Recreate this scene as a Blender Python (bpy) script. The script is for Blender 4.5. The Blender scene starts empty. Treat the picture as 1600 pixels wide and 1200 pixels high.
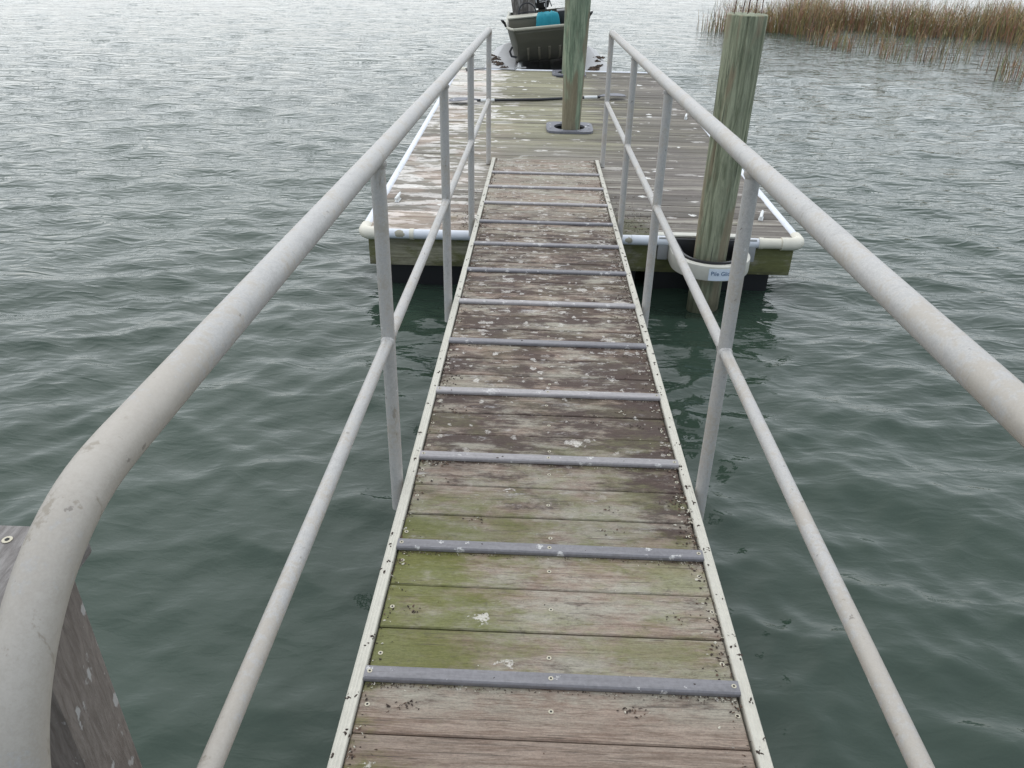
import bpy, bmesh, math, random
import numpy as np
from mathutils import Vector, Matrix, noise
random.seed(7); rng = np.random.default_rng(11)
S = bpy.context.scene
C = S.collection
# ------------------------------------------------------------------ camera
CAMZ = 2.243
PITCH, YAW, ROLL, FPX = 0.5289, 0.0198, 0.0202, 1214.64
cy, sy, cp, sp = math.cos(YAW), math.sin(YAW), math.cos(PITCH), math.sin(PITCH)
fw = Vector((-sy*cp, cy*cp, -sp)); rt = Vector((cy, sy, 0)); up = rt.cross(fw)
r2 = math.cos(ROLL)*rt + math.sin(ROLL)*up; u2 = -math.sin(ROLL)*rt + math.cos(ROLL)*up
cd = bpy.data.cameras.new('camera'); cam = bpy.data.objects.new('camera', cd); C.objects.link(cam)
cam.matrix_world = Matrix(((r2.x, u2.x, -fw.x, 0), (r2.y, u2.y, -fw.y, 0), (r2.z, u2.z, -fw.z, CAMZ), (0, 0, 0, 1)))
cd.sensor_width = 36; cd.lens = 36*FPX/1600; cd.clip_end = 3000; cd.clip_start = 0.02
S.camera = cam
# ------------------------------------------------------------------ sky, sun, exposure
SUN_EL, SUN_AZ = math.radians(48), math.radians(-22)      # azimuth clockwise from +Y
w = bpy.data.worlds.new('World'); S.world = w; w.use_nodes = True
nt = w.node_tree; nt.nodes.clear()
sky = nt.nodes.new('ShaderNodeTexSky'); sky.sky_type = 'NISHITA'; sky.sun_disc = False
sky.sun_elevation = SUN_EL; sky.sun_rotation = SUN_AZ; sky.air_density = 1.0; sky.dust_density = 4.0; sky.ozone_density = 2.0
hs = nt.nodes.new('ShaderNodeHueSaturation'); hs.inputs['Saturation'].default_value = 0.75
bg = nt.nodes.new('ShaderNodeBackground'); bg.inputs['Strength'].default_value = 0.15
wo = nt.nodes.new('ShaderNodeOutputWorld')
gm = nt.nodes.new('ShaderNodeGamma'); gm.inputs[1].default_value = 0.25          # cloud layer: evens out the clear-sky gradient
nt.links.new(sky.outputs[0], hs.inputs['Color']); nt.links.new(hs.outputs[0], gm.inputs[0]); tn = nt.nodes.new('ShaderNodeMix'); tn.data_type = 'RGBA'; tn.blend_type = 'MULTIPLY'; tn.inputs[0].default_value = 1; tn.inputs[7].default_value = (.90, 1.0, 1.10, 1)
nt.links.new(gm.outputs[0], tn.inputs[6]); nt.links.new(tn.outputs[2], bg.inputs[0]); nt.links.new(bg.outputs[0], wo.inputs[0])
sd = bpy.data.lights.new('sun', 'SUN'); sd.energy = 0.5; sd.angle = math.radians(165); sd.color = (1.0, .96, .91)
sun = bpy.data.objects.new('sun', sd); C.objects.link(sun)
sdir = Vector((math.sin(SUN_AZ)*math.cos(SUN_EL), math.cos(SUN_AZ)*math.cos(SUN_EL), math.sin(SUN_EL)))
sun.rotation_euler = sdir.to_track_quat('Z', 'Y').to_euler()
vs = S.view_settings; vs.view_transform = 'Standard'; vs.look = 'None'; vs.gamma = 1; vs.use_curve_mapping = False
vs.exposure = 2.05
S.cycles.max_bounces = 5; S.cycles.diffuse_bounces = 3; S.cycles.glossy_bounces = 3; S.cycles.transmission_bounces = 1

# ------------------------------------------------------------------ node helper: sockets with arithmetic
class V:
    def __init__(s, nt, sock): s.nt = nt; s.s = sock
    def _op(s, op, o, swap=False):
        n = s.nt.nodes.new('ShaderNodeMath'); n.operation = op
        a, b = (o, s) if swap else (s, o)
        for i, x in enumerate((a, b)):
            if isinstance(x, V): s.nt.links.new(x.s, n.inputs[i])
            elif x is not None: n.inputs[i].default_value = x
        return V(s.nt, n.outputs[0])
    def __add__(s, o): return s._op('ADD', o)
    __radd__ = __add__
    def __sub__(s, o): return s._op('SUBTRACT', o)
    def __rsub__(s, o): return s._op('SUBTRACT', o, True)
    def __mul__(s, o): return s._op('MULTIPLY', o)
    __rmul__ = __mul__
    def __truediv__(s, o): return s._op('DIVIDE', o)
    def __gt__(s, o): return s._op('GREATER_THAN', o)
    def __lt__(s, o): return s._op('LESS_THAN', o)
    def pow(s, o): return s._op('POWER', o)
    def max(s, o): return s._op('MAXIMUM', o)
    def min(s, o): return s._op('MINIMUM', o)
    def step(s, a, b):                                   # smooth ramp a->b to 0->1
        n = s.nt.nodes.new('ShaderNodeMapRange'); n.interpolation_type = 'SMOOTHSTEP'
        s.nt.links.new(s.s, n.inputs[0])
        for i, x in ((1, a), (2, b)):
            if isinstance(x, V): s.nt.links.new(x.s, n.inputs[i])
            else: n.inputs[i].default_value = x
        return V(s.nt, n.outputs[0])
class Mat:
    def __init__(s, name, rough=.7, metal=0., ior=None):
        m = bpy.data.materials.new(name); m.use_nodes = True; s.m = m; s.nt = m.node_tree
        s.b = s.nt.nodes['Principled BSDF']; s.b.inputs['Roughness'].default_value = rough; s.b.inputs['Metallic'].default_value = metal
        if ior: s.b.inputs['IOR'].default_value = ior
        s._geo = None; s._obj = None
    def n(s, t): return s.nt.nodes.new(t)
    def link(s, a, b): s.nt.links.new(a.s if isinstance(a, V) else a, b)
    def pos(s):
        if not s._geo: s._geo = s.n('ShaderNodeNewGeometry')
        return V(s.nt, s._geo.outputs['Position'])
    def obj(s):
        n = s.n('ShaderNodeTexCoord'); return V(s.nt, n.outputs['Object'])
    def rand(s):
        n = s.n('ShaderNodeObjectInfo'); return V(s.nt, n.outputs['Random'])
    def xyz(s, v):
        n = s.n('ShaderNodeSeparateXYZ'); s.link(v, n.inputs[0]); return [V(s.nt, o) for o in n.outputs]
    def scale(s, v, sc, off=None):
        n = s.n('ShaderNodeVectorMath'); n.operation = 'MULTIPLY'; s.link(v, n.inputs[0]); n.inputs[1].default_value = sc
        r = V(s.nt, n.outputs[0])
        if off is not None: r = s.vadd(r, off)
        return r
    def vadd(s, a, b):
        n = s.n('ShaderNodeVectorMath'); n.operation = 'ADD'; s.link(a, n.inputs[0])
        if isinstance(b, V): s.link(b, n.inputs[1])
        else: n.inputs[1].default_value = b
        return V(s.nt, n.outputs[0])
    def noise(s, v, sc=1., det=3., rough=.55, dist=0., col=False):
        n = s.n('ShaderNodeTexNoise'); s.link(v, n.inputs['Vector']); n.inputs['Scale'].default_value = sc
        n.inputs['Detail'].default_value = det; n.inputs['Roughness'].default_value = rough; n.inputs['Distortion'].default_value = dist
        return V(s.nt, n.outputs[1 if col else 0])
    def splat(s, v, sc, dens, rmax=.34, warp=.25, wsc=2.2):
        """irregular blots: Voronoi cells, a share of them filled, edge broken by noise"""
        nz = s.noise(v, wsc*sc, 4, .65, col=True); nz = s.scale(s.vadd(nz, (-.5, -.5, -.5)), (warp*2/sc,)*3)
        p = s.vadd(v, nz)
        n = s.n('ShaderNodeTexVoronoi'); n.feature = 'F1'; s.link(p, n.inputs['Vector']); n.inputs['Scale'].default_value = sc
        c = s.n('ShaderNodeSeparateColor'); s.link(n.outputs['Color'], c.inputs[0])
        r, g = V(s.nt, c.outputs[0]), V(s.nt, c.outputs[1])
        rad = r*r*rmax + .06
        d = V(s.nt, n.outputs['Distance'])
        m = (rad - d).step(-.01, .06)
        return m*(g < dens)
    def mix(s, f, a, b):
        n = s.n('ShaderNodeMix'); n.data_type = 'RGBA'
        for x, i in ((f, 0), (a, 6), (b, 7)):
            if isinstance(x, V): s.link(x, n.inputs[i])
            elif i == 0: n.inputs[0].default_value = x
            else: n.inputs[i].default_value = (*x, 1)
        return V(s.nt, n.outputs[2])
    def bright(s, c, f):
        n = s.n('ShaderNodeVectorMath'); n.operation = 'SCALE'; s.link(c, n.inputs[0])
        if isinstance(f, V): s.link(f, n.inputs['Scale'])
        else: n.inputs['Scale'].default_value = f
        return V(s.nt, n.outputs[0])
    def color(s, c):
        if isinstance(c, V): s.link(c, s.b.inputs['Base Color'])
        else: s.b.inputs['Base Color'].default_value = (*c, 1)
        return s
    def rough(s, r): s.link(r, s.b.inputs['Roughness']); return s
    def bump(s, h, dist=.002, strength=1.):
        n = s.n('ShaderNodeBump'); n.inputs['Distance'].default_value = dist; n.inputs['Strength'].default_value = strength
        s.link(h, n.inputs['Height']); s.link(n.outputs[0], s.b.inputs['Normal']); return s

def plain(name, col, rough=.7, metal=0., var=.25, sc=30., spot=None, bump=.0006):
    M = Mat(name, rough, metal); p = M.pos()
    n1 = M.noise(p, sc, 4); n2 = M.noise(p, sc*.16, 3)
    c = M.bright(M.mix(.5, col, col), (n1*.6 + n2*.4)*var*2 + (1 - var))
    if spot: c = M.mix(M.splat(p, spot[1], spot[2], .3, .35), c, spot[0])
    M.color(c); M.bump(n1, bump, .6); return M.m

def wood_gangway():
    M = Mat('weathered_gangway_wood', .82); p = M.pos(); x, y, z = M.xyz(p); rnd = M.rand()
    co = M.n('ShaderNodeCombineXYZ'); M.link(rnd*37., co.inputs[0]); M.link(rnd*11., co.inputs[2]); off = V(M.nt, co.outputs[0])
    pr = M.vadd(p, off)
    grain = M.noise(M.scale(pr, (4.5, 75, 75)), 1, 6, .68, .9)
    fine = M.noise(M.scale(pr, (38, 330, 330)), 1, 4, .75)
    speck = M.noise(M.scale(pr, (150, 260, 200)), 1, 3, .8)
    big = M.noise(M.scale(p, (1.3, 2.2, 1)), 1.2, 3)
    mid = M.noise(M.scale(p, (5.0, 9, 3)), 1.3, 6, .72)
    near = y.step(1.10, 1.22)                             # the first boards are worn clean and brown
    c = M.mix(grain.step(.34, .66), (.205, .138, .100), (.39, .30, .235))
    grey = (M.noise(M.scale(pr, (3.0, 7.5, 1)), 1.2, 7, .74)*.8 + fine*.2).step(.40, .60)
    c = M.mix(grey*(near*.70 + .14), c, (.40, .375, .30))
    dk = M.noise(M.scale(pr, (4.0, 13.0, 2)), 1.2, 7, .76)*.8 + fine*.2
    dark = (dk + y.step(1.8, 2.4)*y.step(6.4, 4.2)*.11 + (M.noise(M.scale(p, (3, 4, 1)), 1.3, 4, .65) - .5)*.30*y.step(1.7, 2.2) + x.step(.28, .52)*.10*y.step(1.6, 1.9)*y.step(4, 2.6)).step(.52, .66)
    c = M.mix(dark*.92*near, c, (.066, .038, .030))
    alg = (mid*.62 + big*.26 + speck*.12 + x.step(.22, -.40)*.19 - y.step(1.75, 2.3)*.30 - y.step(1.30, 1.16)*.16).step(.47, .68)
    c = M.mix(alg*.85, c, (.135, .145, .022))
    alg2 = (M.noise(M.scale(p, (4, 7, 2)), .9, 6, .7)*.85 + fine*.15).step(.47, .62)*y.step(1.2, 1.35)*(y.step(2.7, 2.1)*.8 + .2)
    c = M.mix(alg2*.60, c, (.205, .205, .085))
    bleach = (M.noise(M.scale(pr, (6, 16, 3)), 1.1, 7, .78)*.8 + fine*.2).step(.56, .66)
    c = M.mix(bleach*.80*y.step(1.3, 2.2), c, (.54, .51, .485))
    c = M.bright(c, fine*1.25 + speck*.95 - .08); c = M.bright(c, rnd*.30 + .85)
    crack = M.noise(M.scale(pr, (4.5, 170, 170)), 1, 3, .6, .3).step(.62, .68); c = M.mix(crack*.62, c, (.055, .042, .034))
    blot = M.noise(M.scale(p, (22, 30, 20)), 1, 5, .75).step(.58, .68)*y.step(1.15, 1.3); c = M.mix(blot*.45, c, (.09, .075, .05))
    sp = M.splat(M.scale(p, (1, 1.25, 1)), 11., .06, .30, .6, 3.).max(M.splat(M.scale(p, (1.3, 1, 1)), 23., .30, .40, .5)*y.step(1.7, 2.8))
    sp = sp.max(M.splat(M.scale(p, (.8, 1.5, 1)), 13., .52, .38, .55)*y.step(2.7, 3.4)*.95)
    sp = sp.max(M.splat(M.scale(p, (.8, 1.7, 1)), 30., .50, .44, .5)*y.step(2.5, 3.2)*.9)
    spn = M.noise(p, 120, 4, .75).step(.34, .56)
    c = M.mix(sp*spn*.80, c, (.76, .71, .64))
    c = M.bright(c, .87)
    M.color(c); M.bump(grain*.4 + fine*.4 + speck*.15 + sp*.4, .003, 1.)
    return M.m
def wood_deck():
    M = Mat('weathered_dock_wood', .82); p = M.pos(); x, y, z = M.xyz(p); rnd = M.rand()
    co = M.n('ShaderNodeCombineXYZ'); M.link(rnd*37., co.inputs[0]); M.link(rnd*11., co.inputs[2]); pr = M.vadd(p, V(M.nt, co.outputs[0]))
    grain = M.noise(M.scale(pr, (1.1, 32, 32)), 1, 5, .65, .4)
    streak = M.noise(M.scale(pr, (.5, 9, 9)), 1.2, 5, .65)
    c = M.mix(grain.step(.3, .7), (.17, .14, .11), (.43, .40, .335))
    big = M.noise(M.scale(p, (.8, .5, 1)), 1.1, 4)
    green = (big*.6 + streak*.4 + y.step(6.2, 8.6)*.17 - (x - .3)._op('ABSOLUTE', None)*.07).step(.45, .66)
    c = M.mix(green*.62, c, (.30, .285, .155))
    moss = (M.noise(p, 5, 5, .7) + x.step(.2, .5)*x.step(1.1, .7)*.22 - y.step(5.3, 6.4)*.5).step(.52, .66)
    c = M.mix(moss*.75, c, (.085, .09, .03))
    dark = (streak + x.step(.35, 1.0)*.17 + M.noise(p, 4, 5, .7)*.2 - .1).step(.48, .70); c = M.mix(dark*.72, c, (.12, .10, .09))
    left = (x + M.noise(p, 1.6, 4, .6)*.9).step(.50, -.35)
    bl = (M.noise(M.scale(p, (1.5, 4.2, 1)), 2.2, 5, .62) + left*.13 + y.step(8.5, 11)*left*.10).step(.62, .68)
    bl2 = M.splat(M.scale(p, (.75, 1.9, 1)), 3.8, .34, .40, .40, 2.4)
    patch = (bl.max(bl2*left.max(.35)))*M.noise(p, 24, 4, .7).step(.26, .46)
    c = M.mix(patch*.85, c, (.80, .75, .69))
    pink = M.noise(M.scale(p, (1, 1.4, 1)), 1.7, 3).step(.48, .62)*left
    c = M.mix(pink*.40, c, (.50, .36, .28))
    c = M.bright(c, rnd*.42 + .62)
    c = M.bright(c, M.noise(M.scale(pr, (40, 160, 100)), 1, 3, .8)*.8 + .6)
    sp = M.splat(p, 9., .14, .34, .45)
    c = M.mix(sp*.85, c, (.8, .78, .73))
    M.color(c); M.bump(grain, .003, .8)
    return M.m
def wood_pile(name, c1, c2, c3, streaks=1.):
    M = Mat(name, .85); p = M.pos()
    g = M.noise(M.scale(p, (30, 30, 2.2)), 1, 6, .72, .9); f = M.noise(M.scale(p, (90, 90, 2.4)), 1, 4, .6)
    b = M.noise(M.scale(p, (6, 6, 1.2)), 1, 4, .6, .8); big = M.noise(M.scale(p, (7, 7, .7)), 1.0, 3)
    c = M.mix(g.step(.38, .62), c1, c2); c = M.mix((b + M.xyz(p)[2].step(1.1, .5)*.10).step(.52, .62)*.8, c, c3)
    k = M.noise(M.scale(p, (60, 60, 8)), 1, 5, .75); c = M.bright(c, k*.9 + .55)
    c = M.mix(f.step(.60, .68)*.8*streaks, c, (.05, .055, .04)); c = M.bright(c, big*.8 + .6)
    x, y, z = M.xyz(p)
    wet = (z + M.noise(p, 9, 4)*.12).step(.20, .08)       # tide stain just above the water
    c = M.mix(wet*.7, c, (.045, .05, .025))
    M.color(c); M.bump(g*.6 + f*.4, .005, .9); return M.m
def wood_fascia():
    M = Mat('fascia_wood', .85); p = M.pos(); x, y, z = M.xyz(p)
    g = M.noise(M.scale(p, (3, 3, 55)), 1, 6, .7, .5); b = M.noise(M.scale(p, (5, 5, 9)), 1, 5, .7); f = M.noise(M.scale(p, (30, 30, 240)), 1, 3, .7)
    c = M.mix(g.step(.32, .68), (.17, .155, .10), (.33, .31, .22))
    c = M.mix((b + x.step(-.3, 1.0)*.16).step(.44, .66)*.8, c, (.12, .125, .03))
    c = M.mix((b*.5 + g*.5 + z.step(.24, .17)*.12).step(.55, .68)*.6, c, (.05, .048, .025))
    c = M.bright(c, f*.8 + .6); M.color(c); M.bump(g, .004, .8); return M.m
def metal_rail():
    M = Mat('weathered_aluminium', .5, .12); p = M.pos()
    a = M.noise(p, 330, 4, .75); b = M.noise(p, 95, 5, .7); d = M.noise(p, 9, 4, .6)
    c = M.mix((a*.35 + b*.35 + d*.30).step(.34, .66), (.36, .345, .325), (.56, .545, .52))
    xx, y, z = M.xyz(p)
    dirt = (b*.50 + d*.50 + y.step(1.3, .45)*.15 + .02).step(.50, .62)
    c = M.mix(dirt*.62, c, (.36, .31, .245))
    run = (M.noise(M.scale(p, (26, 26, 5)), 1, 5, .75) + y.step(.8, .5)*.06).step(.62, .70)
    c = M.mix(run*.55, c, (.20, .165, .115))
    c = M.mix(M.splat(p, 60., .12, .26, .6)*.65, c, (.16, .14, .12))
    c = M.mix(M.splat(M.scale(p, (1, .5, 1)), 26., .05, .18, .7)*.7, c, (.75, .74, .72))
    c = M.mix(M.splat(M.scale(p, (1, .35, 1)), 21., .035, .16, .6)*.9, c, (.05, .045, .04))
    M.color(c); M.rough(b*.25 + .40); M.bump(a*.5 + b*.5, .0006, .7); return M.m

MT = {}
MT['gang'] = wood_gangway(); MT['deck'] = wood_deck(); MT['rail'] = metal_rail()
MT['pile_g'] = wood_pile('green_treated_pile_wood', (.155, .17, .105), (.33, .345, .235), (.26, .21, .135))
MT['pile_c'] = wood_pile('pale_green_pile_wood', (.13, .175, .115), (.28, .325, .225), (.20, .155, .10), .8)
MT['fascia'] = wood_fascia()
MT['cap'] = None
def wood_grey():
    M = Mat('grey_pier_wood', .85); o = M.obj(); p = M.pos()
    g = M.noise(M.scale(o, (110, 110, 16)), 1, 6, .78, .4); f = M.noise(p, 30, 4)
    c = M.mix(g.step(.34, .66), (.135, .112, .095), (.215, .185, .16))
    c = M.mix((f*.5 + M.noise(M.scale(o, (70, 70, 20)), 1, 3)*.5).step(.585, .63)*.8, c, (.42, .41, .39))
    M.color(c); M.bump(g, .003, .8); return M.m
def wood_greyx():
    M = Mat('grey_cap_wood', .85); o = M.obj(); p = M.pos()
    g = M.noise(M.scale(o, (110, 16, 110)), 1, 6, .78, .4)
    c = M.mix(g.step(.34, .66), (.15, .135, .125), (.28, .26, .245)); M.color(c); M.bump(g, .003, .8); return M.m
MT['post'] = wood_grey(); MT['cap'] = wood_greyx()
def strip_mat():
    M = Mat('grey_tread_strip', .5, .1); p = M.pos(); r = M.rand()
    n1 = M.noise(p, 90, 5, .7); n2 = M.noise(M.scale(p, (7, 60, 20)), 1, 5, .7)
    c = M.mix(r.step(.35, .9), (.20, .192, .20), (.36, .335, .33)); c = M.bright(c, n1*.7 + n2*.9 + .2)
    c = M.mix(n2.step(.60, .70)*.5, c, (.09, .08, .07))
    sp = M.splat(M.scale(p, (1, 1.6, 1)), 15., .30, .42, .7, 3.).max(M.splat(p, 34., .30, .40, .6))*M.noise(p, 130, 4, .75).step(.38, .56)
    c = M.mix(sp*.8, c, (.68, .66, .63)); M.color(c); M.bump(n1*.5 + sp*.5, .0012, .8); return M.m
MT['strip'] = strip_mat()
MT['trim'] = plain('cream_edge_trim', (.55, .52, .44), .6, 0, .22, 70, ((.10, .085, .07), 26., .12))
MT['screw'] = plain('zinc_screw', (.50, .46, .36), .45, .6, .15, 200)
MT['dark'] = plain('dark_recess', (.02, .02, .02), .8)
MT['pvc'] = plain('white_plastic_pipe', (.70, .72, .76), .42, 0, .22, 10, ((.36, .33, .25), 10., .25))
MT['elbow'] = plain('cream_plastic_elbow', (.70, .66, .55), .48, 0, .22, 12, ((.40, .36, .26), 12., .2))
MT['band'] = plain('cream_guide_plastic', (.56, .54, .47), .5, 0, .28, 11, ((.30, .27, .19), 14., .2))
MT['bplate'] = plain('grey_bracket', (.36, .36, .36), .55, .2, .2, 18)
MT['black'] = plain('black_plastic', (.022, .022, .024), .45, 0, .25, 20)
MT['hoop'] = plain('dark_grey_pile_plate', (.16, .16, .18), .55, 0, .25, 16, ((.62, .61, .58), 16., .22))
MT['float'] = plain('black_dock_float', (.006, .006, .007), .6, 0, .2, 8)
MT['label'] = plain('white_label', (.70, .76, .84), .45, 0, .08, 10)
MT['ink'] = plain('blue_ink', (.05, .12, .24), .5, 0, .1, 10)
MT['spike'] = plain('rusty_rod', (.11, .045, .028), .7, .3, .3, 60)
MT['olive'] = plain('olive_boat_paint', (.066, .064, .045), .5, .1, .16, 5, ((.16, .15, .11), 7., .12))
MT['tan'] = plain('tan_boat_box', (.14, .128, .092), .55, 0, .14, 6)
MT['gunwale'] = plain('pale_gunwale', (.40, .385, .31), .5, .1, .15, 8)
MT['teal'] = plain('teal_cloth', (.008, .215, .27), .75, 0, .35, 14)
MT['lift'] = plain('pale_grey_float', (.46, .455, .45), .6, 0, .16, 5, ((.34, .33, .28), 5., .15))
MT['weed'] = plain('dried_weed', (.055, .04, .028), .9, 0, .4, 30)
MT['white'] = plain('white_paint', (.72, .72, .70), .5, 0, .12, 20)
MT['bolt'] = plain('galvanised_bolt', (.45, .45, .46), .45, .5, .15, 90)
def camo():
    M = Mat('seat_bark_print', .8); p = M.pos()
    a = M.noise(M.scale(p, (34, 10, 5)), 1, 5, .7); b = M.noise(M.scale(p, (9, 5, 3)), 1.2, 3)
    c = M.mix(a.step(.38, .62), (.075, .065, .055), (.27, .245, .22)); c = M.mix(b.step(.55, .68)*.6, c, (.34, .32, .30)); M.color(c); return M.m
MT['camo'] = camo()

# ------------------------------------------------------------------ mesh helpers
ORG = {}
class MB:
    def __init__(s): s.v = []; s.f = []; s.mi = []; s.cur = 0
    def add(s, vs, fs):
        b = len(s.v); s.v += [tuple(x) for x in vs]; s.f += [tuple(b + i for i in f) for f in fs]; s.mi += [s.cur]*len(fs); return s
    def box(s, x0, x1, y0, y1, z0, z1):
        return s.add([(x0,y0,z0),(x1,y0,z0),(x1,y1,z0),(x0,y1,z0),(x0,y0,z1),(x1,y0,z1),(x1,y1,z1),(x0,y1,z1)],
                     [(3,2,1,0),(4,5,6,7),(0,1,5,4),(1,2,6,5),(2,3,7,6),(3,0,4,7)])
    def extr(s, prof, p0, p1, ax='y'):
        """closed profile (a,b) extruded along an axis"""
        n = len(prof)
        def P(a, b, t): return {'y': (a, t, b), 'x': (t, a, b), 'z': (a, b, t)}[ax]
        vs = [P(a, b, p0) for a, b in prof] + [P(a, b, p1) for a, b in prof]
        fs = [(i, (i+1) % n, n + (i+1) % n, n + i) for i in range(n)] + [tuple(range(n))[::-1], tuple(range(n, 2*n))]
        return s.add(vs, fs)
    def tube(s, pts, r, n=14, cap=True):
        pts = [Vector(p) for p in pts]; m = len(pts); rr = r if isinstance(r, (list, tuple)) else [r]*m
        t = (pts[1] - pts[0]).normalized(); a = Vector((0, 0, 1)) if abs(t.z) < .9 else Vector((1, 0, 0)); u = t.cross(a).normalized()
        vs = []
        for i, p in enumerate(pts):
            t2 = ((pts[i+1] - p).normalized() if i < m-1 else Vector()) + ((p - pts[i-1]).normalized() if i else Vector()); t2.normalize()
            u = (u - t2*u.dot(t2)).normalized(); v = t2.cross(u)
            for k in range(n):
                an = 2*math.pi*k/n; vs.append(p + (u*math.cos(an) + v*math.sin(an))*rr[i])
        fs = [(i*n + k, i*n + (k+1) % n, (i+1)*n + (k+1) % n, (i+1)*n + k) for i in range(m-1) for k in range(n)]
        if cap: fs += [tuple(range(n))[::-1], tuple(range((m-1)*n, m*n))]
        return s.add(vs, fs)
    def lathe(s, prof, cx, cy_, n=24, wob=0., seed=0):
        vs = []
        for i, (r, z) in enumerate(prof):
            for k in range(n):
                a = 2*math.pi*k/n; q = r*(1 + wob*noise.noise((math.cos(a)*1.6 + seed, math.sin(a)*1.6, z*1.3 + seed)))
                vs.append((cx + q*math.cos(a), cy_ + q*math.sin(a), z))
        m = len(prof)
        fs = [(i*n + k, i*n + (k+1) % n, (i+1)*n + (k+1) % n, (i+1)*n + k) for i in range(m-1) for k in range(n)]
        fs += [tuple(range(n))[::-1], tuple(range((m-1)*n, m*n))]
        return s.add(vs, fs)
    def mesh(s, name, mats, org=(0, 0, 0), smooth=True, bevel=0., angle=35, seg=2):
        me = bpy.data.meshes.new(name); o = Vector(org)
        me.from_pydata([tuple(Vector(v) - o) for v in s.v], [], s.f)
        mats = mats if isinstance(mats, (list, tuple)) else [mats]
        for m in mats: me.materials.append(m)
        if len(mats) > 1: me.polygons.foreach_set('material_index', s.mi)
        bm = bmesh.new(); bm.from_mesh(me); bmesh.ops.recalc_face_normals(bm, faces=bm.faces)
        if bevel:
            es = [e for e in bm.edges if len(e.link_faces) == 2 and e.calc_face_angle(0) > math.radians(40)]
            bmesh.ops.bevel(bm, geom=es, offset=bevel, segments=seg, profile=.6, affect='EDGES')
        bm.to_mesh(me); bm.free()
        if smooth:
            me.polygons.foreach_set('use_smooth', [True]*len(me.polygons)); me.set_sharp_from_angle(angle=math.radians(angle))
        return me
    def build(s, name, mats, parent=None, **kw):
        p = parent
        while p is not None and p not in ORG: p = p.parent
        org = ORG[p] if p is not None else kw.pop('org', (0, 0, 0))
        me = s.mesh(name, mats, org, **kw); o = bpy.data.objects.new(name, me); C.objects.link(o); o.parent = parent
        if parent is None: o.location = org
        return o
def tag(o, label=None, cat=None, group=None, kind=None):
    for k, v in (('label', label), ('category', cat), ('group', group), ('kind', kind)):
        if v: o[k] = v
    return o
def thing(name, label, cat, org, group=None, matrix=None):
    o = bpy.data.objects.new(name, None); C.objects.link(o); o.empty_display_size = .1
    if matrix is not None: o.matrix_world = matrix; ORG[o] = Vector((0, 0, 0))
    else: o.location = org; ORG[o] = Vector(org)
    return tag(o, label, cat, group)
def inst(name, me, parent, loc, rz=0., rot=None):
    o = bpy.data.objects.new(name, me); C.objects.link(o); o.parent = parent; o.location = loc
    o.rotation_euler = rot if rot else (0, 0, rz); return o
def arc(cx, cz, r, a0, a1, n): return [(cx + r*math.cos(a0 + (a1-a0)*i/n), cz + r*math.sin(a0 + (a1-a0)*i/n)) for i in range(n+1)]

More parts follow.
